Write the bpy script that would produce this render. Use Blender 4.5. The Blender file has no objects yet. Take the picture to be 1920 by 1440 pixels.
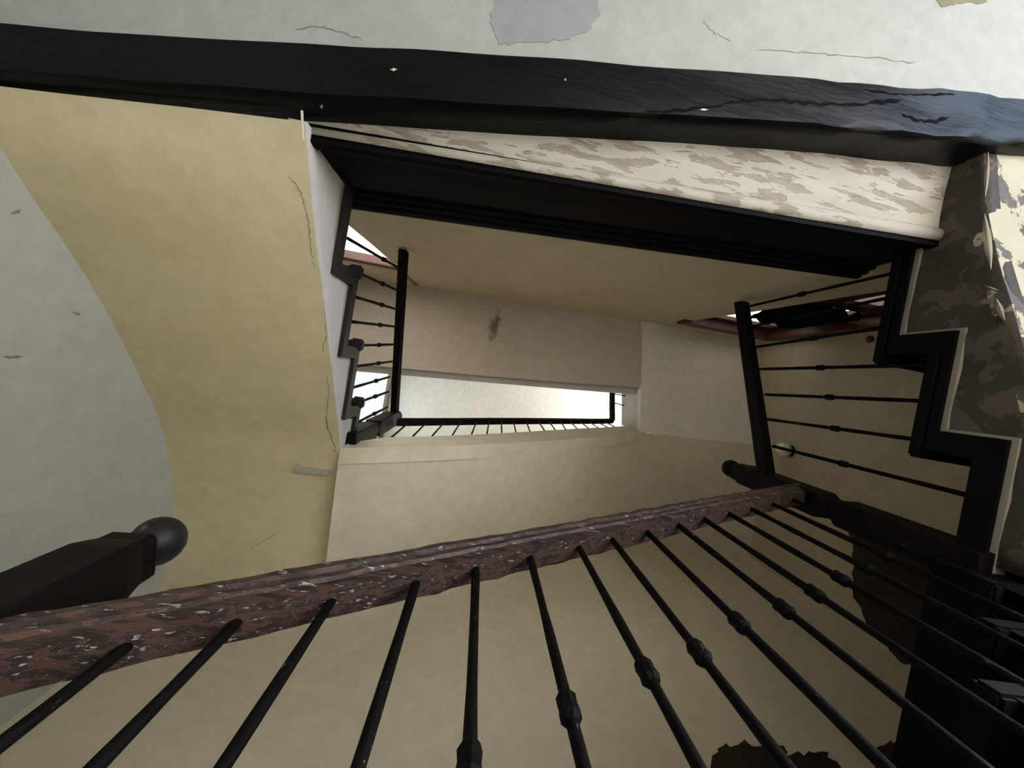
import bpy, bmesh, math, random
from mathutils import Vector, Matrix, noise
from mathutils.bvhtree import BVHTree
random.seed(4)
SC = bpy.context.scene
COL = SC.collection

# ------------------------------------------------------------------ camera
# world: x runs along the long side of the well, y across it, z up; ground floor at z = 0
CAMZ = 0.865
FPX = 721.0
def cam_axes(zx=905.0, zy=695.0, roll=10.0):
    z = Vector((zx - 960, zy - 720, FPX)).normalized()
    t = math.radians(roll)
    x = Vector((math.cos(t), math.sin(t), 0)); x = (x - z * x.dot(z)).normalized()
    y = z.cross(x)
    return Matrix((x, y, z))
RM = cam_axes()
cd = bpy.data.cameras.new('camera'); cam = bpy.data.objects.new('camera', cd); COL.objects.link(cam)
cd.sensor_fit = 'HORIZONTAL'; cd.sensor_width = 36.0; cd.lens = FPX / 1920 * 36.0
cd.clip_start = 0.01
right, down, fwd = RM.col[0], RM.col[1], RM.col[2]
m = Matrix((right, -down, -fwd)).transposed().to_4x4(); m.translation = (0, 0, CAMZ)
cam.matrix_world = m
SC.camera = cam
# ------------------------------------------------------------------ world, lights, exposure
w = bpy.data.worlds.new('world'); SC.world = w; w.use_nodes = True
w.node_tree.nodes['Background'].inputs[0].default_value = (0.62, 0.75, 1.0, 1)
w.node_tree.nodes['Background'].inputs[1].default_value = 0.35
vs = SC.view_settings
vs.view_transform = 'Standard'; vs.look = 'None'; vs.gamma = 1.0; vs.use_curve_mapping = False
vs.exposure = 0.9
def area(name, loc, target, sx, sy, power, color, spread=180):
    l = bpy.data.lights.new(name, 'AREA'); l.shape = 'RECTANGLE'; l.size = sx; l.size_y = sy
    l.energy = power; l.color = color; l.spread = math.radians(spread)
    o = bpy.data.objects.new(name, l); COL.objects.link(o)
    o.location = loc
    o.rotation_euler = (Vector(target) - Vector(loc)).to_track_quat('-Z', 'Y').to_euler()
    return o
# daylight through the street door of the ground floor hall, the two top windows
area('daylight_street_door', (3.23, -1.9, 1.45), (1.85, -1.15, 0.0), 1.1, 1.1, 190, (0.95, 0.97, 1.0), 90)
area('sky_light_street_door', (3.26, -2.0, 0.48), (1.3, -1.3, 1.3), 1.15, 0.9, 26, (0.55, 0.72, 1.0))
area('daylight_top_left_window', (-1.36, 0.62, 5.95), (1.2, 0.3, 6.2), 0.9, 1.5, 10, (0.90, 0.95, 1.0))
area('daylight_top_right_window', (2.40, 0.0, 6.05), (0.6, 0.2, 7.0), 1.2, 0.9, 34, (1.0, 0.98, 0.95))

# ------------------------------------------------------------------ helpers
def Z(z): return z + CAMZ                      # heights below are given from eye level
def V(x, y, z): return Vector((x, y, z + CAMZ))
def ray(px, py): return RM @ Vector((px - 960, py - 720, FPX))
def atz(px, py, z): r = ray(px, py); return Vector((r.x * z / r.z, r.y * z / r.z, z + CAMZ))
def atx(px, py, x): r = ray(px, py); k = x / r.x; return Vector((x, r.y * k, r.z * k + CAMZ))
def aty(px, py, y): r = ray(px, py); k = y / r.y; return Vector((r.x * k, y, r.z * k + CAMZ))
BA, BB = Vector((-.62, .48, 0)), Vector((1.55, .30, 0))     # railing line of the front flights
def yB(x): return BA.y + (x - BA.x) * (BB.y - BA.y) / (BB.x - BA.x)
def atB(px, py):
    r = ray(px, py); d = BB - BA; n = Vector((-d.y, d.x, 0)); k = n.dot(BA) / n.dot(r)
    return Vector((r.x * k, r.y * k, r.z * k + CAMZ))

def setp(o, label=None, cat=None, group=None, kind=None):
    if label: o['label'] = label
    if cat: o['category'] = cat
    if group: o['group'] = group
    if kind: o['kind'] = kind
    return o
def thing(name, loc, label, cat, group=None):
    o = bpy.data.objects.new(name, None); COL.objects.link(o); o.location = loc
    o.empty_display_size = .1
    return setp(o, label, cat, group)
def obj(name, bm, mat, parent=None, smooth=False):
    off = Vector((0, 0, 0)); p = parent
    while p: off += p.location; p = p.parent
    bmesh.ops.recalc_face_normals(bm, faces=bm.faces[:])
    me = bpy.data.meshes.new(name)
    o = bpy.data.objects.new(name, me); COL.objects.link(o)
    if not parent:                                  # origin at the base centre of the mesh
        xs = [v.co for v in bm.verts]
        lo = Vector([min(c[i] for c in xs) for i in range(3)]); hi = Vector([max(c[i] for c in xs) for i in range(3)])
        off = Vector(((lo.x + hi.x) / 2, (lo.y + hi.y) / 2, lo.z)); o.location = off
    bmesh.ops.translate(bm, verts=bm.verts[:], vec=-off)
    bm.to_mesh(me); bm.free()
    me.materials.append(mat)
    if parent: o.parent = parent
    if smooth:
        for f in me.polygons: f.use_smooth = True
    return o
def box(bm, lo, hi):
    vs_ = [bm.verts.new((x, y, z)) for z in (lo[2], hi[2]) for y in (lo[1], hi[1]) for x in (lo[0], hi[0])]
    for f in ((0, 2, 3, 1), (4, 5, 7, 6), (0, 1, 5, 4), (2, 6, 7, 3), (0, 4, 6, 2), (1, 3, 7, 5)):
        bm.faces.new([vs_[i] for i in f])
def boxo(name, lo, hi, mat, parent=None, bev=0.0):
    bm = bmesh.new(); box(bm, lo, hi)
    if bev: bmesh.ops.bevel(bm, geom=bm.edges[:], offset=bev, segments=2, affect='EDGES')
    return obj(name, bm, mat, parent)
def prism(bm, pts, off):
    a = [bm.verts.new(p) for p in pts]; b = [bm.verts.new(Vector(p) + Vector(off)) for p in pts]
    bm.faces.new(a); bm.faces.new(b[::-1])
    n = len(a)
    for i in range(n): bm.faces.new((a[i], b[i], b[(i + 1) % n], a[(i + 1) % n]))
def tube(bm, p0, p1, rads, sides=8):
    """rads: list of (t, r) along the axis"""
    p0 = Vector(p0); p1 = Vector(p1); d = (p1 - p0)
    q = d.to_track_quat('Z', 'X'); L = d.length
    rings = []
    for t, r in rads:
        rings.append([bm.verts.new(p0 + q @ Vector((r * math.cos(2 * math.pi * i / sides), r * math.sin(2 * math.pi * i / sides), L * t))) for i in range(sides)])
    for a, b in zip(rings, rings[1:]):
        for i in range(sides): bm.faces.new((a[i], a[(i + 1) % sides], b[(i + 1) % sides], b[i]))
    bm.faces.new(rings[0][::-1]); bm.faces.new(rings[-1])
def interp(pts, n):
    """resample a polyline of vectors smoothly (Catmull-Rom) to n points"""
    pts = [Vector(p) for p in pts]; m_ = len(pts) - 1; out = []
    for i in range(n):
        t = i / (n - 1) * m_; k = min(int(t), m_ - 1); f = t - k
        p1, p2 = pts[k], pts[k + 1]
        p0 = pts[k - 1] if k > 0 else p1 * 2 - p2
        p3 = pts[k + 2] if k + 2 <= m_ else p2 * 2 - p1
        out.append(.5 * ((2 * p1) + (p2 - p0) * f + (2 * p0 - 5 * p1 + 4 * p2 - p3) * f * f + (3 * p1 - p0 - 3 * p2 + p3) * f ** 3))
    return out
def sheet(bm, A, B, nu, nv, thick, amp=.004, sc=2.2, seed=0):
    """uneven plaster sheet ruled between two curves, a closed shell of the given thickness (vector)"""
    A = interp(A, nu); B = interp(B, nu); th = Vector(thick)
    lo = []; up = []
    tn = th.normalized()
    for i in range(nu):
        r0 = []; r1 = []
        for j in range(nv):
            p = A[i].lerp(B[i], j / (nv - 1))
            e = min(1, 4 * min(j, nv - 1 - j) / (nv - 1))
            d = noise.noise(p * sc + Vector((seed, 0, 0))) * amp * (.35 + .65 * e)
            r0.append(bm.verts.new(p + tn * d)); r1.append(bm.verts.new(p + th))
        lo.append(r0); up.append(r1)
    for i in range(nu - 1):
        for j in range(nv - 1):
            bm.faces.new((lo[i][j], lo[i + 1][j], lo[i + 1][j + 1], lo[i][j + 1]))
            bm.faces.new((up[i][j], up[i][j + 1], up[i + 1][j + 1], up[i + 1][j]))
    for i in range(nu - 1):
        for j in (0, nv - 1):
            bm.faces.new((lo[i][j], up[i][j], up[i + 1][j], lo[i + 1][j]))
    for j in range(nv - 1):
        for i in (0, nu - 1):
            bm.faces.new((lo[i][j], lo[i][j + 1], up[i][j + 1], up[i][j]))
def sheeto(name, A, B, mat, parent=None, nu=40, nv=16, thick=(0, 0, .06), **k):
    bm = bmesh.new(); sheet(bm, A, B, nu, nv, thick, **k)
    o = obj(name, bm, mat, parent)
    for f in o.data.polygons: f.use_smooth = True
    o.data.set_sharp_from_angle(angle=.6)
    return o
def tree_of(*objs):
    vsx = []; fs = []
    for o in objs:
        off = o.location.copy(); p = o.parent
        while p: off += p.location; p = p.parent
        b = len(vsx)
        vsx += [v.co + off for v in o.data.vertices]; fs += [[b + i for i in f.vertices] for f in o.data.polygons]
    return BVHTree.FromPolygons(vsx, fs)
EYE = Vector((0, 0, CAMZ))
def on(tree, px, py, lift=.002):
    d = ray(px, py).normalized(); h = tree.ray_cast(EYE, d)
    if h[0] is None: return None
    n = h[1] if h[1].dot(d) < 0 else -h[1]
    return h[0] + n * lift
def patch(name, tree, outline, mat, parent, lift=.002, jit=3.0, sub=4):
    """thin flake of plaster/stain lying on a surface, with ragged outline"""
    pts = []
    n = len(outline)
    for i in range(n):
        a = outline[i]; b = outline[(i + 1) % n]
        for s in range(sub):
            t = s / sub; j = 0 if s == 0 else jit
            pts.append((a[0] + (b[0] - a[0]) * t + random.uniform(-j, j), a[1] + (b[1] - a[1]) * t + random.uniform(-j, j)))
    P = [on(tree, *p, lift=lift) for p in pts]; P = [p for p in P if p]
    if len(P) < 3: return None
    Q = [on(tree, *p, lift=.0003) for p in pts]; Q = [q for q in Q if q]
    bm = bmesh.new()
    a = [bm.verts.new(p) for p in P]
    f = bm.faces.new(a)
    if len(Q) == len(P):
        b = [bm.verts.new(q) for q in Q]
        for i in range(len(a)): bm.faces.new((a[i], b[i], b[(i + 1) % len(a)], a[(i + 1) % len(a)]))
    bmesh.ops.triangulate(bm, faces=[f])
    return obj(name, bm, mat, parent)
def crack(tree, pts, mat, parent, wpx=1.6, jit=2.5, n=26):
    """hair crack ribbon that follows the surface it runs over"""
    L = interp([Vector((p[0], p[1], 0)) for p in pts], n); bm = bmesh.new(); rows = []
    for i, p in enumerate(L):
        q = L[min(i + 1, n - 1)] - L[max(i - 1, 0)]; q.normalize(); nx, ny = -q.y, q.x
        jx = random.uniform(-jit, jit); ww = wpx * (.35 + random.random()) * (1 if 0 < i < n - 1 else .2)
        a = on(tree, p.x + nx * (jx + ww / 2), p.y + ny * (jx + ww / 2), .0012); b = on(tree, p.x + nx * (jx - ww / 2), p.y + ny * (jx - ww / 2), .0012)
        if a and b: rows.append((bm.verts.new(a), bm.verts.new(b)))
    for r, s in zip(rows, rows[1:]): bm.faces.new((r[0], r[1], s[1], s[0]))
    return obj('crack', bm, mat, parent)

# ------------------------------------------------------------------ materials
def newmat(name):
    mt = bpy.data.materials.new(name); mt.use_nodes = True
    nt = mt.node_tree; return mt, nt, nt.nodes['Principled BSDF']
def N(nt, t, **k):
    n = nt.nodes.new(t)
    for a, b in k.items(): setattr(n, a, b)
    return n
def coords(nt, stretch=(1, 1, 1), rot=(0, 0, 0)):
    g = N(nt, 'ShaderNodeNewGeometry'); mp = N(nt, 'ShaderNodeMapping')
    mp.inputs['Scale'].default_value = stretch; mp.inputs['Rotation'].default_value = rot
    nt.links.new(g.outputs['Position'], mp.inputs['Vector']); return mp.outputs['Vector']
def nz(nt, vec, scale, detail=5, rough=.6, dist=0.0):
    n = N(nt, 'ShaderNodeTexNoise'); n.inputs['Scale'].default_value = scale; n.inputs['Detail'].default_value = detail
    n.inputs['Roughness'].default_value = rough; n.inputs['Distortion'].default_value = dist
    nt.links.new(vec, n.inputs['Vector']); return n.outputs['Fac']
def ramp(nt, fac, stops):
    r = N(nt, 'ShaderNodeValToRGB'); e = r.color_ramp.elements
    while len(e) < len(stops): e.new(.5)
    for el, (p, c) in zip(e, stops):
        el.position = p; el.color = (*c, 1) if len(c) == 3 else c
    nt.links.new(fac, r.inputs['Fac']); return r.outputs['Color']
def mix(nt, fac, a, b, mode='MIX'):
    n = N(nt, 'ShaderNodeMix', data_type='RGBA', blend_type=mode)
    if isinstance(fac, float): n.inputs[0].default_value = fac
    else: nt.links.new(fac, n.inputs[0])
    for s, i in ((a, 6), (b, 7)):
        if isinstance(s, tuple): n.inputs[i].default_value = (*s, 1)
        else: nt.links.new(s, n.inputs[i])
    return n.outputs[2]
def bump(nt, bsdf, height, strength, dist=.01):
    b = N(nt, 'ShaderNodeBump'); b.inputs['Strength'].default_value = strength; b.inputs['Distance'].default_value = dist
    nt.links.new(height, b.inputs['Height']); nt.links.new(b.outputs['Normal'], bsdf.inputs['Normal'])
W3 = lambda v: (v, v, v)
def plaster(name, c1, c2, scuff=(.20, .17, .13), scuffs=.5, sc=1.3):
    mt, nt, b = newmat(name); v = coords(nt)
    base = ramp(nt, nz(nt, v, sc, 3, .5), [(.3, c1), (.7, c2)])
    fine = ramp(nt, nz(nt, v, 14, 6, .7), [(.25, W3(.86)), (.75, W3(1.08))])
    c = mix(nt, 1.0, base, fine, 'MULTIPLY')
    sm = ramp(nt, nz(nt, coords(nt, (1, 1, .6)), 5.2, 7, .72, .6), [(.67, W3(0)), (.76, W3(scuffs))])
    c = mix(nt, sm, c, scuff)
    nt.links.new(c, b.inputs['Base Color']); b.inputs['Roughness'].default_value = .82
    bump(nt, b, nz(nt, v, 22, 6, .65), .10, .01); return mt
def peeling(name, top, mid, deep, sc=6, t1=.5, t2=.62, stretch=(1, 1, 1), rough=.75, bs=.6):
    mt, nt, b = newmat(name); v = coords(nt, stretch)
    n1 = nz(nt, v, sc, 8, .62, .35); n2 = nz(nt, v, sc * 1.9, 6, .6, .2)
    tone = ramp(nt, nz(nt, v, sc * .45, 4), [(.3, tuple(x * .82 for x in top)), (.7, top)])
    m1 = ramp(nt, n1, [(t1, W3(0)), (t1 + .012, W3(1))]); m2 = ramp(nt, n2, [(t2, W3(0)), (t2 + .02, W3(1))])
    md = ramp(nt, n2, [(.3, tuple(x * .6 for x in mid)), (.7, mid)])
    c = mix(nt, m1, tone, md); mm = mix(nt, 1.0, m1, m2, 'MULTIPLY'); c = mix(nt, mm, c, deep)
    nt.links.new(c, b.inputs['Base Color']); b.inputs['Roughness'].default_value = rough
    inv = mix(nt, 1.0, W3(1), m1, 'SUBTRACT'); h = mix(nt, .25, inv, nz(nt, v, sc * 5, 5)); bump(nt, b, h, bs, .006)
    return mt
def painted(name, col, rough=.4, wear=None, wear_t=.7, stretch=(1, 1, 1), sc=9, bs=.3, spec=.5):
    mt, nt, b = newmat(name); v = coords(nt, stretch)
    c = ramp(nt, nz(nt, v, sc * .6, 5), [(.3, tuple(x * .6 for x in col)), (.75, tuple(min(1, x * 1.5) for x in col))])
    if wear:
        mk = ramp(nt, nz(nt, v, sc * 1.6, 8, .7, .3), [(wear_t, W3(0)), (wear_t + .04, W3(1))]); c = mix(nt, mk, c, wear)
    nt.links.new(c, b.inputs['Base Color']); b.inputs['Roughness'].default_value = rough
    b.inputs['Specular IOR Level'].default_value = spec
    bump(nt, b, nz(nt, v, sc * 2.2, 6, .6), bs, .005); return mt
def glow(name, col, strength):
    mt, nt, b = newmat(name)
    b.inputs['Base Color'].default_value = (*[c * .6 for c in col], 1); b.inputs['Roughness'].default_value = .3
    b.inputs['Emission Color'].default_value = (*col, 1); b.inputs['Emission Strength'].default_value = strength
    return mt
M = {}
M['yellow'] = plaster('ochre plaster', (.53, .455, .275), (.58, .51, .33), scuffs=.15)
M['wall'] = plaster('grey plaster', (.40, .395, .335), (.46, .45, .385), scuff=(.24, .22, .18), scuffs=.35)
M['beige'] = plaster('beige plaster', (.575, .50, .36), (.65, .575, .425), scuffs=.25)
M['greyface'] = plaster('pale grey plaster', (.50, .47, .44), (.58, .55, .52), scuffs=.3)
M['pale'] = plaster('pale rose plaster', (.68, .62, .53), (.76, .69, .60), scuffs=.2)
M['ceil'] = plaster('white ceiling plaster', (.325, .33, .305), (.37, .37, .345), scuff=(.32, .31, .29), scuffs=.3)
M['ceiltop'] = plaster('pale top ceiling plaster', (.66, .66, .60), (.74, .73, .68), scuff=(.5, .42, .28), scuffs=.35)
M['greypatch'] = plaster('bare grey plaster patch', (.25, .248, .255), (.28, .278, .285), scuffs=.2)
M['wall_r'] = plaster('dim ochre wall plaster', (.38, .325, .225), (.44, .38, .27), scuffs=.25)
M['peelface'] = peeling('peeling brown plaster', (.075, .060, .044), (.044, .033, .023), (.17, .145, .11), sc=7, t1=.47, t2=.66)
M['peelcream'] = peeling('peeling cream paint', (.42, .385, .28), (.11, .095, .085), (.24, .18, .13), sc=6.5, t1=.54, t2=.6)
M['creamwood'] = peeling('flaking cream paint on timber', (.41, .375, .31), (.305, .26, .205), (.22, .165, .115), sc=25, t1=.535, t2=.66, stretch=(.25, 1.2, 1.2))
M['cream'] = plaster('cream paint edge', (.20, .18, .135), (.27, .245, .19))
M['black'] = painted('black gloss wood paint', (.003, .002, .002), .6, (.05, .035, .03), .74, (.5, 2, 2), 6, .25, .05)
M['beam'] = painted('black painted beam', (.002, .0018, .0018), .36, (.03, .028, .026), .79, (.45, 2.4, 2.4), 5, .6, .13)
M['string'] = painted('black stringer paint', (.0025, .002, .002), .7, (.03, .02, .015), .74, (1, 1, 1), 12, .4, .08)
M['stringL'] = painted('dark brown stringer paint', (.014, .010, .009), .5, (.09, .075, .07), .70, (1, 1, 1), 12, .4, .3)
M['iron'] = painted('black wrought iron', (.003, .0026, .0022), .6, (.085, .065, .05), .64, (1, 1, .4), 34, .8, .06)
M['rail'] = peeling('worn red brown handrail', (.060, .026, .018), (.022, .013, .010), (.30, .25, .23), sc=95, t1=.49, t2=.61, stretch=(.13, 1.0, .8), rough=.5, bs=.5)
M['rail_dark'] = painted('dark stained handrail', (.004, .0025, .002), .6, (.02, .009, .006), .7, (1, 1, 1), 10, .3, .10)
M['newel'] = painted('dark brown newel wood', (.004, .002, .0018), .5, (.045, .036, .03), .72, (1, 1, .5), 9, .5, .10)
M['ball'] = painted('scuffed black ball', (.010, .009, .009), .5, (.13, .085, .065), .62, (1, 1, 1), 16, .4, .3)
M['redwood'] = painted('red brown varnished wood', (.065, .017, .008), .45, None, .7, (1, 1, 1), 14, .3)
M['crack'] = painted('dark crack', (.20, .165, .11), .9)
M['dado'] = painted('dark brown bare wall', (.030, .019, .013), .8, (.055, .045, .035), .62, (1, 1, 1), 7, .6, .2)
def stained(name, c1, c2, centre, ax, col):
    mt = plaster(name, c1, c2, scuffs=.25); nt = mt.node_tree; b = nt.nodes['Principled BSDF']
    src = b.inputs['Base Color'].links[0].from_socket
    g = N(nt, 'ShaderNodeNewGeometry'); sb = N(nt, 'ShaderNodeVectorMath', operation='SUBTRACT'); sb.inputs[1].default_value = centre
    nt.links.new(g.outputs['Position'], sb.inputs[0])
    ml = N(nt, 'ShaderNodeVectorMath', operation='MULTIPLY'); ml.inputs[1].default_value = ax; nt.links.new(sb.outputs[0], ml.inputs[0])
    ln = N(nt, 'ShaderNodeVectorMath', operation='LENGTH'); nt.links.new(ml.outputs[0], ln.inputs[0])
    ad = N(nt, 'ShaderNodeMath', operation='MULTIPLY_ADD'); ad.inputs[1].default_value = .9; nt.links.new(nz(nt, coords(nt), 16, 5), ad.inputs[0]); nt.links.new(ln.outputs['Value'], ad.inputs[2])
    c = mix(nt, ramp(nt, ad.outputs[0], [(.70, W3(.9)), (1.15, W3(0))]), src, col)
    nt.links.new(c, b.inputs['Base Color']); return mt
M['beige_st'] = stained('brown stained beige plaster', (.46, .395, .30), (.52, .45, .35), tuple(atz(928, 612, 3.6)), (9, 3.4, 0), (.15, .10, .05))
M['stain'] = painted('brown damp stain', (.15, .135, .085), .9, None, .7, (1, 1, 1), 10, .1)
M['floor'] = painted('pale stone floor', (.42, .40, .36), .6)
M['cloth'] = painted('black cloth', (.004, .004, .004), .95, None, .7, (1, 1, 1), 20, .8, .1)
M['flake'] = plaster('curled cream paint', (.50, .46, .35), (.56, .51, .39))
M['wire'] = plaster('off white cable', (.6, .57, .5), (.66, .62, .56))
M['bluegrey'] = plaster('blue grey mortar', (.25, .28, .30), (.32, .35, .36))
M['pane_w'] = glow('daylit frosted glass', (1.0, .99, .97), 3.0)
M['pane_y'] = glow('daylit yellowish glass', (1.0, .95, .82), .9)
M['pane_p'] = glow('dim pinkish glass', (.72, .48, .44), .15)
M['sky'] = glow('sky behind window glass', (.80, .90, 1.0), .36)
mt, nt, b = newmat('opal glass'); b.inputs['Base Color'].default_value = (.72, .70, .64, 1); b.inputs['Roughness'].default_value = .12
M['opal'] = mt

# ------------------------------------------------------------------ the setting
XL, XR, XLW, XRW, YBW = -.62, 1.55, -1.42, 2.46, 1.40
TOP = 6.2
G = -CAMZ
def struct(o): o['kind'] = 'structure'; return o
struct(boxo('floor', (XLW - .2, -4.0, -.12), (3.9, YBW + .15, 0), M['floor']))
wl = sheeto('wall_left', [V(XLW, -.62, G), V(XLW, .4, G), V(XLW, 1.52, G)], [V(XLW, -.62, TOP), V(XLW, .4, TOP), V(XLW, 1.52, TOP)], M['wall'], None, 24, 60, (-.15, 0, 0)); struct(wl)
def yW(x): return 1.42 - .09 * (x + .6)
wf = sheeto('wall_front', [V(x, yW(x), G) for x in (XLW - .1, .5, XRW + .1)], [V(x, yW(x), TOP) for x in (XLW - .1, .5, XRW + .1)], M['beige'], None, 40, 60, (0, .15, 0)); struct(wf)
wr = sheeto('wall_right', [V(XRW, -.72, G), V(XRW, .4, G), V(XRW, 1.2, G)], [V(XRW, -.72, TOP), V(XRW, .4, TOP), V(XRW, 1.2, TOP)], M['wall_r'], None, 24, 60, (.15, 0, 0)); struct(wr)
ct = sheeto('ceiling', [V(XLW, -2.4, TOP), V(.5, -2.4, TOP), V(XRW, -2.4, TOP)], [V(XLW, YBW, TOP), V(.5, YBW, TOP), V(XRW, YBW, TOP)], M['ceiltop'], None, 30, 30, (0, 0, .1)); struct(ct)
# wall between the well and the first landing: stands on the landing edge, doorways on both sides
wb = sheeto('wall_back', [V(-.93, -.645, 1.45), V(.4, -.71, 1.45), V(2.08, -.785, 1.45)], [V(-.70, -.68, 3.80), V(.4, -.70, 3.66), V(1.60, -.715, 3.50)], M['beige'], None, 40, 30, (0, -.10, 0), amp=.006); struct(wb)
lin = boxo('wall_back_lintel', (XLW, -.80, Z(3.10)), (-.77, -.665, Z(3.85)), M['beige']); struct(lin)
lin2 = boxo('wall_back_lintel', (1.57, -.85, Z(3.27)), (XRW, -.705, Z(3.70)), M['beige']); struct(lin2)
struct(boxo('wall_upper_back', (XLW, -2.5, Z(1.4)), (XRW, -2.4, Z(TOP)), M['beige']))
struct(boxo('wall_landing_left', (XLW - .12, -2.4, Z(1.4)), (XLW, -.62, Z(TOP)), M['beige']))
struct(boxo('wall_landing_right', (XRW, -2.4, Z(1.5)), (XRW + .12, -.72, Z(TOP)), M['beige']))
# ground floor hall
struct(boxo('wall_hall_back', (XLW - .2, -4.05, 0), (3.45, -3.9, Z(1.5)), M['wall']))
struct(boxo('wall_hall_left', (XLW - .2, -4.0, 0), (XLW - .08, -.5, Z(1.5)), M['wall']))
bm = bmesh.new()
box(bm, (3.3, -4.0, 0), (3.45, -2.6, Z(1.6))); box(bm, (3.3, -1.4, 0), (3.45, -.5, Z(1.6))); box(bm, (3.3, -2.6, 2.05), (3.45, -1.4, Z(1.6)))
struct(obj('wall_hall_right', bm, M['wall']))
struct(boxo('wall_hall_front', (XRW, -.60, 0), (3.45, -.46, Z(1.6)), M['wall']))

# ------------------------------------------------------------------ beam at the edge of the hall ceiling
b0, b1 = atz(-260, 158, 1.13), atz(2060, 281, 1.28)         # lower eye-side edge of the beam
bdir = (b1 - b0).normalized(); bside = Vector((bdir.y, -bdir.x, 0)).normalized()
if bside.y > 0: bside = -bside
bmt = bmesh.new(); nb = 60; rows = []
edge = interp([atz(-260, 118, 1.09), atz(0, 138, 1.095), atz(560, 178, 1.10), atz(960, 203, 1.115), atz(1460, 232, 1.14), atz(1830, 264, 1.155), atz(2080, 285, 1.165)], nb)
outer = interp([atz(-260, 15, 1.09), atz(0, 38, 1.095), atz(560, 78, 1.10), atz(960, 98, 1.115), atz(1460, 138, 1.14), atz(1830, 172, 1.155), atz(2080, 195, 1.165)], nb)
edge += [edge[-1] + (edge[-1] - edge[-6]).normalized() * .45 * k for k in (1, 2, 3)]
outer += [outer[-1] + (outer[-1] - outer[-6]).normalized() * .45 * k for k in (1, 2, 3)]
for i in range(nb + 3):
    e, o_ = edge[i], outer[i]; r = []
    hgt = .14
    prof = [(0, hgt), (0, .09), (0, .05), (0, .012), (.06, .002), (.25, 0), (.5, 0), (.75, 0), (.95, .0), (1, .012), (1, hgt)]
    for f, z in prof:
        p = e.lerp(o_, f) + Vector((0, 0, z))
        d = noise.noise(Vector((p.x * 3.0, p.y * 14, p.z * 14))) * .006
        if p.x > .6: d += (noise.noise(p * 9.0) * .012 * min(1, (p.x - .6) / .7))
        p += Vector((0, d * .5, d if 0 < f < 1 else 0))
        r.append(bmt.verts.new(p))
    rows.append(r)
for a, b_ in zip(rows, rows[1:]):
    for j in range(len(a)): bmt.faces.new((a[j], b_[j], b_[(j + 1) % len(a)], a[(j + 1) % len(a)]))
bmt.faces.new(rows[0]); bmt.faces.new(rows[-1][::-1])
beam = obj('ceiling_beam', bmt, M['beam']); setp(beam, 'long black gloss painted timber beam below the pale hall ceiling, cracked at one end', 'beam')
for f in beam.data.polygons: f.use_smooth = True
beam.data.set_sharp_from_angle(angle=.7)
# hall ceiling, lies on the beam
ha = [p + Vector((0, .03, .115)) for p in (outer[0], outer[20], outer[40], outer[nb - 1], outer[-1])]
hb = [Vector((p.x + (p.x - .3) * .15, -3.95, p.z + .0)) for p in ha]
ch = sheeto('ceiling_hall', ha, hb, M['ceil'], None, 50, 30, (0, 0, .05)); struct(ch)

# ------------------------------------------------------------------ first landing (beside the well) with cream soffit and black fascia
land = thing('landing', V(.45, -1.5, 1.39), 'first floor landing with black moulded edge board and flaking cream strip beneath', 'landing')
boxo('slab', (XLW, -2.4, Z(1.36)), (XRW, -.80, Z(1.43)), M['floor'], land)
fa = [V(-.645, -.588, 1.20), V(.4, -.664, 1.245), V(1.57, -.748, 1.295)]
sheeto('soffit_strip', [p + Vector((0, -.005, .008)) for p in fa], [V(-.645, -.70, 1.208), V(.4, -.89, 1.253), V(1.57, -1.07, 1.303)], M['creamwood'], land, 60, 10, (0, 0, .05), amp=.004, sc=6)
# rounded cream lip beside the fascia
bm = bmesh.new(); tube(bm, fa[0] + Vector((0, -.02, .012)), fa[-1] + Vector((0, -.03, .012)), [(0, .016), (.3, .020), (.7, .026), (1, .026)], 10)
obj('soffit_lip', bm, M['creamwood'], land, True)
# fascia: stack of mouldings
def strip(name, zlo, zhi, proud, mat, par):
    bm = bmesh.new(); vs_ = []
    L = [(-.645, -.588, 1.20, 1.635), (1.615, -.751, 1.297, 1.672)]
    for x, y, z0, z1 in L:
        h = z1 - z0
        vs_.append([bm.verts.new((x, y + a, Z(z0 + h * b_))) for a, b_ in ((-.04, zlo), (proud, zlo), (proud + .004, (zlo + zhi) / 2), (proud, zhi), (-.04, zhi))])
    a, b_ = vs_
    for j in range(5): bm.faces.new((a[j], b_[j], b_[(j + 1) % 5], a[(j + 1) % 5]))
    bm.faces.new(a); bm.faces.new(b_[::-1])
    return obj(name, bm, mat, par)
strip('fascia_board', 0, .80, .0, M['black'], land)
strip('moulding', 0, .10, .012, M['black'], land)
strip('moulding', .74, .82, .012, M['black'], land)
strip('moulding', .82, .90, .024, M['black'], land)
strip('nosing', .90, 1.0, .034, M['black'], land)
bm = bmesh.new(); p = atz(672, 381, 1.66); box(bm, p + Vector((-.02, -.03, 0)), p + Vector((.035, .012, .02))); obj('mortar_lump', bm, M['bluegrey'], land)
# cable at the corner
bm = bmesh.new(); tube(bm, atz(566, 207, 1.12), atz(568, 262, 1.15), [(0, .0035), (1, .0035)], 8)
cb = obj('cable', bm, M['wire']); setp(cb, 'short off-white cable stub at the plaster corner below the beam', 'cable')

# ------------------------------------------------------------------ flights
def steps(par, axis, prof, x0, x1, mat_s, mat_t, proud, up, th=.07, nose=.03, sgn=1):
    """prof: list of (pos, z) going up the stair; axis 'y' or 'B'. x0 = well side, x1 = wall side. sgn: +1/-1 direction of climb"""
    pass
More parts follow.
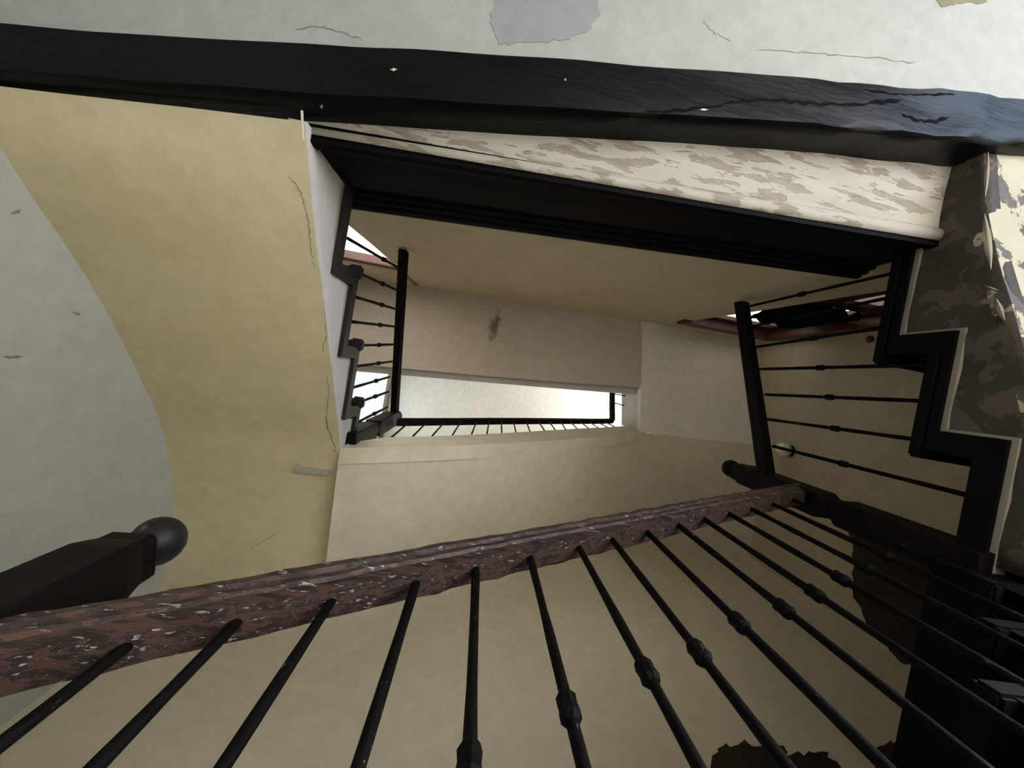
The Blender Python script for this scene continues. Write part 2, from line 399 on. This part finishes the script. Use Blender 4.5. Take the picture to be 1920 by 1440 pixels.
# -- right flight (climbs towards the landing)
rf = thing('stair_flight', V(2.0, 0, .8), 'short dark flight on the right with peeling brown plaster side and black stepped edge', 'stairs')
r_in = [(.36, 1.066), (0.005, 1.066), (0.005, 1.242), (-.335, 1.242), (-.335, 1.43), (-.74, 1.43)]
def zig(inner, th, first_up=1):
    """band of width th below a stepped line"""
    out = []
    n = len(inner)
    for i, (y, z) in enumerate(inner):
        if i == 0: out.append((y, z - th)); continue
        if i == n - 1: out.append((y, z - th)); continue
        out.append((y + (-th if inner[-1][0] > inner[0][0] else th) * -1 * 1.0, z - th) if False else (y + (th if inner[-1][0] > inner[0][0] else -th), z - th))
    return out
def stringer(name, inner, th, x, dx, mat, par):
    lower = zig(inner, th)
    poly = [(x, y, Z(z)) for y, z in inner] + [(x, y, Z(z)) for y, z in lower[::-1]]
    bm = bmesh.new(); prism(bm, [Vector(p) for p in poly], (dx, 0, 0)); return obj(name, bm, mat, par)
stringer('stringer', r_in, .072, XR - .022, .06, M['string'], rf)
bm = bmesh.new()
for (y, z), (y2, z2) in zip(r_in, r_in[1:]): pass
lowr = zig(r_in, .085)
stringer('plaster_edge', [(y - (.052 if 0 < i < 5 else 0), z - .058) for i, (y, z) in enumerate(r_in)], .03, XR - .010, .04, M['cream'], rf)
soe = [V(XR, -1.10, 1.225), V(XR, -.765, 1.155), V(XR, -.43, 1.045), V(XR, -.1, .93), V(XR, .30, .84), V(XR, .8, .82), V(XR, 1.2, .82)]
sow = [Vector((XRW, p.y, p.z)) for p in soe]
rs = sheeto('soffit', soe, sow, M['peelcream'], rf, 50, 20, (0, 0, .05), amp=.012, sc=4)
sa = interp(soe, 40); sa = [p for p in sa if p.y < .36]
def stepz(prof, y):
    """top of tread under a stepped profile at y"""
    asc = prof[-1][0] > prof[0][0]
    zt = prof[0][1]
    for (y0, z0), (y1, z1) in zip(prof, prof[1:]):
        if z0 != z1:
            if (asc and y >= y0) or (not asc and y <= y0): zt = z1
    return zt
bm = bmesh.new(); rows = []
for p in sa:
    zt = Z(min(stepz(r_in, p.y), stepz(r_in, p.y + .07)) - .05) if p.y > -.78 else Z(1.31)
    row = []
    for j in range(9):
        q = Vector((XR, p.y, p.z + (zt - p.z) * j / 8)); q.x += noise.noise(q * 9) * .010 - .002
        row.append(q)
    rows.append(row)
fr = [[bm.verts.new(q) for q in r] for r in rows]; bk = [[bm.verts.new(Vector((XR + .05, q.y, q.z))) for q in (r[0], r[-1])] for r in rows]
for i in range(len(fr) - 1):
    for j in range(8): bm.faces.new((fr[i][j], fr[i + 1][j], fr[i + 1][j + 1], fr[i][j + 1]))
    bm.faces.new((fr[i][0], bk[i][0], bk[i + 1][0], fr[i + 1][0])); bm.faces.new((fr[i][8], fr[i + 1][8], bk[i + 1][1], bk[i][1])); bm.faces.new((bk[i][0], bk[i][1], bk[i + 1][1], bk[i + 1][0]))
bm.faces.new(fr[0] + bk[0][::-1]); bm.faces.new(fr[-1][::-1] + bk[-1])
side_r = obj('side_face', bm, M['peelface'], rf, True)
for i, (y0, y1, z) in enumerate([(.36, 0.0, 1.066), (.035, -.335, 1.242), (-.30, -.80, 1.43)]):
    if i == 0: boxo('tread', (XR + .01, 0.0, Z(z - .05)), (XRW, 1.14, Z(z)), M['string'], rf)
    else: boxo('tread', (XR - .03, y1, Z(z - .045)), (XRW, y0, Z(z)), M['string'], rf, .008)
for y, z in ((0.005, 1.066), (-.335, 1.242)): boxo('riser', (XR + .01, y - .02, Z(z)), (XRW, y, Z(z + .18)), M['string'], rf)
# curled flakes on the plaster edge
for (x0, y0, x1, y1, wd) in ((1846, 400, 1858, 505, 15), (1853, 285, 1847, 370, 9), (1846, 535, 1872, 545, 8), (1868, 560, 1885, 605, 14)):
    bm = bmesh.new(); rr = []
    for i in range(7):
        t = i / 6; cx = x0 + (x1 - x0) * t; cy = y0 + (y1 - y0) * t; s = math.sin(math.pi * t) * wd + 1.5
        zz = 1.205 - .10 * max(0, (cy - 300) / 300)
        q = []
        for k, (u, dz) in enumerate(((-.5, 0), (0, -.012), (.5, -.004))):
            q.append(bm.verts.new(atz(cx + u * s, cy, zz - .03 + dz)))
        rr.append(q)
    for a, b_ in zip(rr, rr[1:]):
        for k in range(2): bm.faces.new((a[k], a[k + 1], b_[k + 1], b_[k]))
    bmesh.ops.solidify(bm, geom=bm.faces[:], thickness=.003)
    obj('plaster_flake', bm, M['flake'], rf, True)

# -- left flight (climbs from the landing)
lf = thing('stair_flight', V(-1.0, 0, 1.1), 'short flight on the left with smooth ochre vaulted underside and dark stepped edge', 'stairs')
l_in = [(-.66, 1.535), (-.31, 1.535), (-.31, 1.735), (-.005, 1.735), (-.005, 1.912), (.29, 1.912), (.29, 2.085), (.53, 2.085)]
stringer('stringer', l_in, .052, XL + .022, -.06, M['stringL'], lf)
le = [V(XL, -.615, 1.170), V(XL, -.45, 1.27), V(XL, -.26, 1.403), V(XL, .0, 1.585), V(XL, .268, 1.778), V(XL, .527, 1.945), V(-.58, .93, 2.03), V(-.585, 1.46, 1.98)]
lw = [V(XLW - .02, -.50, 1.12), V(XLW - .02, -.349, 1.213), V(XLW - .02, -.077, 1.469), V(XLW - .02, .10, 1.61), V(XLW - .02, .30, 1.755), V(XLW - .02, .574, 1.925), V(XLW - .02, .98, 2.05), V(XLW - .02, 1.53, 2.05)]
ls = sheeto('soffit', le, lw, M['yellow'], lf, 80, 30, (0, 0, .045), amp=.008, sc=1.8)
la = [p for p in interp(le, 60) if p.y < .60]
bm = bmesh.new(); rows = []
for p in la:
    zt = Z(min(stepz(l_in, p.y), stepz(l_in, p.y - .05)) - .04)
    zt = max(zt, p.z + .02)
    rows.append([Vector((XL + .004, p.y, p.z + (zt - p.z) * j / 5)) for j in range(6)])
fr = [[bm.verts.new(q) for q in r] for r in rows]; bk = [[bm.verts.new(Vector((XL - .05, q.y, q.z))) for q in (r[0], r[-1])] for r in rows]
for i in range(len(fr) - 1):
    for j in range(5): bm.faces.new((fr[i][j], fr[i + 1][j], fr[i + 1][j + 1], fr[i][j + 1]))
    bm.faces.new((fr[i][0], bk[i][0], bk[i + 1][0], fr[i + 1][0])); bm.faces.new((fr[i][5], fr[i + 1][5], bk[i + 1][1], bk[i][1])); bm.faces.new((bk[i][0], bk[i][1], bk[i + 1][1], bk[i + 1][0]))
bm.faces.new(fr[0] + bk[0][::-1]); bm.faces.new(fr[-1][::-1] + bk[-1])
obj('side_face', bm, M['greyface'], lf, True)
boxo('corner_landing', (XLW, .56, Z(2.105)), (-.60, 1.42, Z(2.125)), M['stringL'], lf)
for y0, y1, z in ((-.34, -.005, 1.735), (-.035, .29, 1.912), (.26, .56, 2.085)):
    boxo('tread', (XLW, y0, Z(z - .045)), (XL + .02, y1, Z(z)), M['stringL'], lf, .008)
    boxo('nosing', (XL - .02, y0 - .012, Z(z - .035)), (XL + .038, y0 + .045, Z(z + .004)), M['stringL'], lf, .008)
for y, z in ((-.31, 1.535), (-.005, 1.735), (.29, 1.912)): boxo('riser', (XLW, y, Z(z)), (XL, y + .02, Z(z + .18)), M['stringL'], lf)

# -- lower front flight (beside the camera)
ff = thing('stair_flight', V(.5, .9, -.3), 'lowest dark flight behind the near iron balusters, its black riser at the corner', 'stairs')
nos = [(-.14 + .25 * i, -.315 + .1727 * (i + 1)) for i in range(8)]
bm = bmesh.new()
prof = [(-.62, -.315)]
zc = -.315
for x, z in nos: prof += [(x + .03, zc), (x + .03, z)]; zc = z
prof += [(XR + .1, zc)]
low = [(XR + .1, zc - .09)] + [(x + .09, z - .07 - .1875 * 0) for x, z in nos[::-1]]
for i, (x, z) in enumerate(nos):
    pz = -.315 if i == 0 else nos[i - 1][1]
    x1 = nos[i + 1][0] if i < 7 else XR + .12
    y = yB(x)
    boxo('tread', (x, y - .008, Z(z - .04)), (x1 + .04, yW(x1), Z(z)), M['string'], ff, .006)
    boxo('riser', (x + .03, y, Z(pz - .04)), (x + .05, yW(x), Z(z - .03)), M['string'], ff)
    bm2 = bmesh.new(); box(bm2, (x + .03, y - .004, Z(z - .22)), (x1 + .05, y + .03, Z(z - .03))); obj('stringer', bm2, M['string'], ff)
fs0 = [V(-.62, yB(-.62), -.55), V(.2, yB(.2), -.12), V(.9, yB(.9), .36), V(XR, yB(XR), .80)]
sheeto('soffit', fs0, [Vector((p.x, yW(p.x), p.z)) for p in fs0], M['beige'], ff, 30, 10, (0, 0, .05))
boxo('corner_block', (1.40, yB(1.55) + .02, Z(.80)), (1.60, 1.18, Z(1.02)), M['string'], ff)
boxo('corner_landing', (XLW, .45, Z(-.42)), (-.20, YBW, Z(-.315)), M['floor'], ff)
# -- second front flight overhead
uf = thing('stair_flight', V(.5, .9, 1.9), 'upper plain beige flight crossing overhead, its rounded underside rising to the right', 'stairs')
ue = [V(-.62, .50, 1.93), V(-.446, .466, 1.93), V(-.22, .447, 2.04), V(.25, .41, 2.32), V(.84, .36, 2.77), V(1.465, .307, 3.24), V(1.9, .27, 3.26), V(XRW, .21, 3.05)]
uw = [V(x, yW(x) + .02, z) for x, z in ((-.60, 1.98), (-.40, 2.08), (-.05, 2.28), (.45, 2.56), (1.0, 2.93), (1.5, 3.15), (2.0, 3.14), (XRW, 3.0))]
us = sheeto('soffit', ue, uw, M['beige'], uf, 70, 26, (0, 0, .08), amp=.012, sc=2.2)
ut = [V(-.60, .48, 1.99), V(-.437, .468, 2.24), V(-.1, .44, 2.45), V(.284, .405, 2.742), V(.85, .358, 3.22), V(1.448, .309, 3.708), V(1.55, .300, 3.79)]
sheeto('side_face', [p + Vector((0, -.004, 0)) for p in interp(ue[:6] + [V(1.56, .299, 3.26)], 8)], [p + Vector((0, -.004, 0)) for p in interp(ut, 8)], M['beige'], uf, 50, 8, (0, .08, 0), amp=.006, sc=5)
# -- right upper flight
u2 = thing('stair_flight', V(2.0, -.2, 3.3), 'pale plastered upper flight on the right side with no trim below the top landing', 'stairs')
r2a = [V(1.36, -.74, 3.50), V(1.44, -.3, 3.47), V(1.52, .30, 3.42)]
s2 = sheeto('soffit', r2a, [V(XRW, -.74, 3.42), V(XRW, -.3, 3.30), V(XRW, .26, 3.07)], M['pale'], u2, 24, 24, (0, 0, .08), amp=.012)
sheeto('side_face', r2a, [V(1.52, -.74, 4.25), V(1.53, -.3, 4.20), V(1.54, .31, 3.95)], M['greyface'], u2, 20, 8, (.08, 0, 0))
# -- top landing
tl = thing('landing', V(.4, -.5, 3.4), 'top floor landing slab overhead with brown stained beige underside', 'landing')
ts_ = sheeto('soffit', [V(XLW, -.72, 3.78), V(.4, -.72, 3.62), V(1.42, -.74, 3.50)], [V(XLW, .165, 3.64), V(.4, .01, 3.55), V(1.52, -.105, 3.48)], M['beige_st'], tl, 40, 20, (0, 0, .12), amp=.012)
sheeto('edge_board', [V(XLW, .13, 3.72), V(.4, -.02, 3.66), V(1.58, -.13, 3.60)], [V(XLW, .235, 3.74), V(.4, .075, 3.68), V(1.58, -.035, 3.62)], M['greyface'], tl, 30, 4, (0, 0, .22))
boxo('slab', (XLW, -2.4, Z(3.85)), (XRW, -.72, Z(3.935)), M['beige'], tl)

# ------------------------------------------------------------------ railings
PROF = [(-.021, 0), (.021, 0), (.0235, .016), (.028, .020), (.028, .032), (.0235, .036), (.030, .044), (.030, .058), (.020, .070), (-.020, .070), (-.030, .058), (-.030, .044), (-.0235, .036), (-.028, .032), (-.028, .020), (-.0235, .016)]
def handrail(par, pts, mat, n=30, wob=.0015, s=1.0, name='handrail', w=1.0):
    P = interp(pts, n) if len(pts) > 2 else [Vector(pts[0]).lerp(Vector(pts[1]), i / (n - 1)) for i in range(n)]
    bm = bmesh.new(); rows = []
    for i, p in enumerate(P):
        d = P[min(i + 1, n - 1)] - P[max(i - 1, 0)]; d.z = 0; d.normalize(); sd = Vector((-d.y, d.x, 0))
        row = []
        for a, z in PROF:
            q = p + sd * a * s * w + Vector((0, 0, z * s)); e = noise.noise_vector(q * 23) * wob
            row.append(bm.verts.new(q + e))
        rows.append(row)
    k = len(PROF)
    for a, b_ in zip(rows, rows[1:]):
        for j in range(k): bm.faces.new((a[j], b_[j], b_[(j + 1) % k], a[(j + 1) % k]))
    bm.faces.new(rows[0]); bm.faces.new(rows[-1][::-1])
    return obj(name, bm, mat, par)
def baluster(par, top, bot, r=.0078, collar=.40, knob=True):
    top = Vector(top); bot = Vector(bot); bm = bmesh.new(); rads = []; kk = 12
    for i in range(kk + 1): rads.append((i / kk, r * random.uniform(.90, 1.08)))
    tube(bm, bot, top + (top - bot).normalized() * .02, rads, 8)
    b_ = obj('baluster', bm, M['iron'], par, True)
    if knob:
        d = (bot - top).normalized(); c = top + d * collar
        bm = bmesh.new(); tube(bm, c - d * .022, c + d * .022, [(0, r * 1.15), (.2, r * 1.75), (.5, r * 1.6), (.8, r * 1.8), (1, r * 1.15)], 8)
        obj('collar', bm, M['iron'], b_)
    return b_
def newel(par, x, y, zb, zball, h=.052, mat='newel', ball='ball', rot=-.085):
    def ring(bm, z, hw, c):
        pts = [(hw, hw - c), (hw - c, hw), (-hw + c, hw), (-hw, hw - c), (-hw, -hw + c), (-hw + c, -hw), (hw - c, -hw), (hw, -hw + c)]
        cs, sn = math.cos(rot), math.sin(rot)
        return [bm.verts.new((x + a * cs - b_ * sn, y + a * sn + b_ * cs, Z(z))) for a, b_ in pts]
    def stack(name, rings, mt_, p):
        bm = bmesh.new(); R = [ring(bm, *r) for r in rings]
        for a, b_ in zip(R, R[1:]):
            for j in range(8): bm.faces.new((a[j], a[(j + 1) % 8], b_[(j + 1) % 8], b_[j]))
        bm.faces.new(R[0][::-1]); bm.faces.new(R[-1]); return obj(name, bm, mt_, p)
    zt = zball - .056; zm = zball - .675
    po = stack('newel_post', [(zb, h, .005), (zm - .05, h, .005), (zm - .02, h * .84, .018), (zm - .012, h * .80, .020), (zm, h * .80, .020), (zm + .012, h * .84, .018), (zm + .05, h, .006), (zt - .075, h, .005), (zt - .05, h * .93, .010), (zt - .035, h * .86, .008), (zt - .006, h * .86, .008), (zt, h * .80, .012)], M[mat], par)
    stack('neck', [(zt - .002, h * .42, h * .24), (zt + .012, h * .5, h * .29), (zt + .025, h * .40, h * .23)], M[mat], po)
    bm = bmesh.new(); bmesh.ops.create_uvsphere(bm, u_segments=24, v_segments=14, radius=.050); bmesh.ops.translate(bm, verts=bm.verts[:], vec=(x, y, Z(zball)))
    obj('ball_finial', bm, M[ball], po, True)
    return po
# near railing of the lowest flight
r1 = thing('stair_railing', V(.5, .4, -.1), 'near railing with worn red-brown wooden handrail, black iron balusters and ball-topped newel', 'railing')
hr = lambda x: .563 + (x + .42) * .525
handrail(r1, [V(-.60, yB(-.60), hr(-.60) - .006), V(.4, yB(.4), hr(.4)), V(1.0, yB(1.0), hr(1.0) + .01), V(1.54, yB(1.54), 1.60)], M['rail'], 120, .004, 1.25, 'handrail', 1.08)
newel(r1, -.62, .48, -.5, .866)
bx = [-.42, -.31, -.191, -.057, .059, .185, .319, .427, .554, .687, .814, .95, 1.087, 1.238, 1.39]
def treadz(x):
    z = -.315
    for nx, nzv in nos:
        if x >= nx: z = nzv
    return z
for x in bx:
    baluster(r1, V(x, yB(x), hr(x) + .01), V(x, yB(x), treadz(x) - .02), .0085, .405 + .03 * random.random())
# right railing
r2 = thing('stair_railing', V(1.55, -.2, 1.2), 'black railing on the right flight with thin iron balusters and ball-topped newel', 'railing')
handrail(r2, [atx(1441, 905, XR) + Vector((0, 0, -.03)), atx(1392, 567, XR) + Vector((0, 0, -.03))], M['rail_dark'], 30, .001, 1.12)
newel(r2, 1.545, .315, 0.98, 2.155, .052, 'rail_dark', 'rail_dark')
for t, bo in (((1410, 573), (1690, 509)), ((1415, 611), (1677, 556)), ((1422, 650), (1665, 613)), ((1430, 692), (1755, 684)), ((1440, 740), (1735, 752)), ((1446, 787), (1717, 824)), ((1455, 838), (1824, 931))):
    p = atx(*t, XR); q = atx(*bo, XR)
    if q.z > p.z: q.z = p.z - .7
    baluster(r2, p, q + (q - p).normalized() * .005, .0078, .37)
# left railing
r3 = thing('stair_railing', V(-.62, 0, 1.6), 'black railing on the left flight with small collared balusters and brown ball-topped newel', 'railing')
handrail(r3, [atx(756, 470, XL) + Vector((0, 0, -.03)), atx(738, 790, XL) + Vector((0, 0, -.03))], M['rail_dark'], 30, .001, 1.0)
newel(r3, -.615, .475, 1.98, 3.10, .050)
for t, bo in (((745, 501), (652, 447)), ((742, 543), (668, 510)), ((740, 579), (664, 556)), ((737, 612), (658, 603)), ((735, 646), (668, 648)), ((733, 678), (660, 688)), ((729, 707), (654, 729)), ((727, 735), (662, 758)), ((725, 764), (660, 797))):
    p = atx(*t, XL); q = atx(*bo, XL); baluster(r3, p, q, .0075, .30)
# upper railing along the second front flight and its return
r4 = thing('stair_railing', V(.5, .4, 2.6), 'thin dark railing high up along the upper flight, seen against the bright top ceiling', 'railing')
pa = [atB(745, 792), atB(850, 791), atB(950, 790), atB(1050, 790), atB(1135, 790)]
handrail(r4, [p + Vector((0, 0, -.03)) for p in pa] + [V(1.50, .29, 4.12), V(1.505, .2, 4.16)], M['rail_dark'], 70, .0005, .95)
handrail(r4, [V(1.505, .21, 4.16), V(1.50, -.20, 4.36)], M['rail_dark'], 12, .0005, .95, 'return_handrail')
tops = [768, 801, 834, 864, 893, 917, 940, 963, 987, 1010, 1030, 1052, 1070, 1088, 1105, 1120, 1134]
bots = [738, 777, 813, 850, 885, 913, 940, 966, 992, 1019, 1039, 1058, 1080, 1102, 1120, 1138, 1152]
for a, b_ in zip(tops, bots):
    p = atB(a, 791); q = atB(b_, 817 - (b_ - 738) * .04); d = (q - p); d.z = 0
    q2 = p + d; q2.z = q.z - .06
    baluster(r4, p, q2, .006, .3, False)
for y in (.1, .0, -.1, -.18): baluster(r4, V(1.503, y, 4.2 + (.2 - y) * .45), V(1.503, y, 3.9), .006, .3, False)

# ------------------------------------------------------------------ doorways beside the back wall
d1 = bpy.data.objects.new('door_1', None); COL.objects.link(d1); d1.location = V(2.0, -.80, 1.535); setp(d1, 'right doorway with red-brown wooden frame and bright glass', kind='structure')
def bar(name, lo, hi, mat, par, bev=.004): return boxo(name, lo, hi, mat, par, bev)
bar('frame_head', (1.60, -.80, Z(3.15)), (XRW, -.70, Z(3.27)), M['redwood'], d1)
bar('frame_jamb', (2.36, -.80, Z(1.535)), (XRW, -.695, Z(3.15)), M['redwood'], d1)
bar('frame_jamb', (1.66, -.86, Z(1.535)), (1.74, -.80, Z(3.15)), M['redwood'], d1)
sash = bar('sash', (2.28, -.83, Z(1.6)), (2.36, -.77, Z(3.15)), M['redwood'], d1)
bar('sash_rail', (1.68, -.83, Z(3.06)), (2.28, -.77, Z(3.15)), M['redwood'], d1)
bar('sash_rail', (1.68, -.83, Z(2.16)), (2.28, -.77, Z(2.26)), M['redwood'], d1)
bar('door_leaf', (1.70, -.80, Z(1.5)), (2.05, -.775, Z(2.62)), M['dado'], d1)
bar('pane', (1.68, -.815, Z(2.26)), (2.28, -.80, Z(3.06)), M['pane_y'], d1, 0)
bar('pane', (1.68, -.815, Z(1.62)), (2.28, -.80, Z(2.16)), M['pane_p'], d1, 0)
bm = bmesh.new(); p = atx(1631, 636, 2.40); bmesh.ops.create_uvsphere(bm, u_segments=12, v_segments=8, radius=.022); bmesh.ops.translate(bm, verts=bm.verts[:], vec=p)
obj('knob', bm, M['redwood'], d1, True)
d2 = bpy.data.objects.new('door_2', None); COL.objects.link(d2); d2.location = V(-1.1, -.72, 1.535); setp(d2, 'left doorway with red-brown wooden head and white daylit glass', kind='structure')
bar('frame_head', (XLW, -.76, Z(3.02)), (-.77, -.66, Z(3.12)), M['redwood'], d2)
bar('pane', (XLW, -.735, Z(1.6)), (-.77, -.72, Z(3.02)), M['pane_w'], d2, 0)
# black cloth hung in the right doorway
bm = bmesh.new(); rr = []
for i in range(15):
    t = i / 14; z = 2.80 - .62 * t; row = []
    half = .06 + .21 * math.sin(math.pi * min(1, t * .85 + .12)) ** .7
    for j in range(11):
        s = j / 10 * 2 - 1; x = 2.08 + .03 * t + s * half * (1 + .12 * noise.noise(Vector((t * 6, s * 2, 1)))); y = -.735 - .02 * math.sin(s * 7 + t * 3) + .02 * noise.noise(Vector((x * 8, z * 8, 0)))
        row.append(bm.verts.new(V(x, y, z + .02 * noise.noise(Vector((x * 14, 3, 0))))))
    rr.append(row)
for a, b_ in zip(rr, rr[1:]):
    for k in range(10): bm.faces.new((a[k], a[k + 1], b_[k + 1], b_[k]))
bmesh.ops.solidify(bm, geom=bm.faces[:], thickness=.02)
cl = obj('cloth', bm, M['cloth'], None, True); setp(cl, 'ragged black cloth hanging in the right doorway in front of the glass', 'cloth')

# ------------------------------------------------------------------ top windows
w1 = bpy.data.objects.new('window_1', None); COL.objects.link(w1); w1.location = V(XLW, .6, 4.2); setp(w1, 'bright pale blue top window in the left wall', kind='structure')
boxo('pane', (XLW + .012, .16, Z(4.15)), (XLW + .02, 1.12, Z(5.98)), M['sky'], w1)
bar('window_frame', (XLW + .004, .10, Z(5.98)), (XLW + .05, 1.18, Z(6.08)), M['cream'], w1)
bar('window_frame', (XLW + .004, .10, Z(4.05)), (XLW + .05, 1.18, Z(4.15)), M['cream'], w1)
bar('window_frame', (XLW + .004, 1.12, Z(4.15)), (XLW + .05, 1.18, Z(5.98)), M['cream'], w1)
struct(boxo('trim_1', (XLW + .002, -2.3, Z(6.12)), (XLW + .06, YBW - .01, Z(6.195)), M['cream']))
w2 = bpy.data.objects.new('window_2', None); COL.objects.link(w2); w2.location = V(XRW, 0, 5.4); setp(w2, 'bright top window in the right wall', kind='structure')
boxo('pane', (XRW - .02, -.6, Z(5.4)), (XRW - .012, .6, Z(6.1)), M['pane_w'], w2)
bar('window_frame', (XRW - .05, -.68, Z(5.32)), (XRW - .004, .68, Z(5.40)), M['cream'], w2)

# ------------------------------------------------------------------ globe lamp
p = atx(1469, 843, XRW - .06)
lp = thing('globe_lamp', Vector((XRW, p.y, p.z)), 'small unlit white glass globe lamp on the right wall behind the railing', 'lamp')
bm = bmesh.new(); bmesh.ops.create_uvsphere(bm, u_segments=20, v_segments=12, radius=.056); bmesh.ops.translate(bm, verts=bm.verts[:], vec=p); obj('globe', bm, M['opal'], lp, True)
bm = bmesh.new(); tube(bm, p + Vector((.035, 0, 0)), Vector((XRW - .001, p.y, p.z)), [(0, .034), (.4, .04), (1, .045)], 16); obj('wall_base', bm, M['stringL'], lp, True)

# ------------------------------------------------------------------ cracks, stains, flakes
T_ls = tree_of(ls); T_ch = tree_of(ch); T_wr = tree_of(wr); T_wf = tree_of(wf); T_ts = tree_of(ts_); T_wl = tree_of(wl); T_us = tree_of(us)
for pts in ([(572, 385), (580, 430), (583, 470), (590, 500)], [(606, 560), (612, 620), (606, 660)], [(612, 700), (618, 740), (612, 780), (622, 820), (630, 850)], [(540, 330), (560, 355), (572, 385)]):
    crack(T_ls, pts, M['crack'], ls, 1.6)
for pts in ([(550, 58), (600, 50), (640, 62), (682, 76)], [(1318, 38), (1335, 58), (1370, 78)], [(1420, 95), (1520, 100), (1600, 105), (1720, 118)]):
    crack(T_ch, pts, M['crack'], ch, 1.6)
patch('bare_patch', T_ch, [(925, -10), (918, 40), (935, 85), (990, 80), (1060, 75), (1100, 60), (1125, 20), (1120, -10)], M['greypatch'], ch, .0015, 5, 6)
patch('bare_patch', T_ch, [(1740, -10), (1765, 14), (1800, 8), (1850, 4), (1860, -10)], M['stain'], ch, .0015, 3, 5)
patch('dark_dado', T_wr, [(1592, 990), (1597, 1040), (1600, 1110), (1625, 1170), (1690, 1245), (1740, 1255), (1870, 1310), (1990, 1330), (1990, 1180), (1850, 1090), (1700, 1030)], M['dado'], wr, .003, 5, 6)
for pl_ in ([(1330, 1460), (1345, 1405), (1400, 1392), (1470, 1400), (1480, 1418), (1540, 1410), (1590, 1460)], [(1640, 1460), (1650, 1400), (1700, 1382), (1760, 1388), (1800, 1460)]):
    patch('dark_stain', T_wf, pl_, M['dado'], wf, .003, 7, 6)
for pts in ([(5, 668), (22, 670), (42, 668)], [(135, 585), (150, 590)], [(20, 400), (40, 395)]): crack(T_wl, pts, M['crack'], wl, 5, .6, 8)
for pts in ([(950, 1000), (985, 985), (1010, 975)],): pass
crack(T_ls, [(470, 1030), (500, 1010), (520, 1000)], M['crack'], ls, 1.0, .6)
T_bm = tree_of(beam)
crack(T_bm, [(1180, 215), (1310, 203), (1400, 188), (1500, 192), (1600, 196), (1690, 186)], M['cloth'], beam, 6, 3, 40)
crack(T_bm, [(1620, 170), (1700, 178), (1790, 176)], M['cloth'], beam, 4, 2, 20)
crack(T_bm, [(1690, 215), (1730, 228), (1780, 222)], M['cloth'], beam, 5, 3, 14)
for c in ((738, 131, 7, 3), (603, 199, 3, 4), (1060, 150, 2, 2), (1320, 206, 8, 2)):
    patch('paint_chip', T_bm, [(c[0] - c[2], c[1]), (c[0], c[1] - c[3]), (c[0] + c[2], c[1]), (c[0], c[1] + c[3])], M['flake'], beam, .002, .8, 2)
# hanging curl of plaster
bm = bmesh.new(); rr = []
for i in range(8):
    t = i / 7; cx = 556 + 66 * t; cy = 869 + 12 * t ** .6
    a = on(T_ls, cx, cy, .002); b_ = on(T_ls, cx, cy + 9 * (1 - .4 * t), .022); rr.append((bm.verts.new(a), bm.verts.new(b_)))
for a, b_ in zip(rr, rr[1:]): bm.faces.new((a[0], a[1], b_[1], b_[0]))
bmesh.ops.solidify(bm, geom=bm.faces[:], thickness=.004)
obj('plaster_flake', bm, M['flake'], ls)
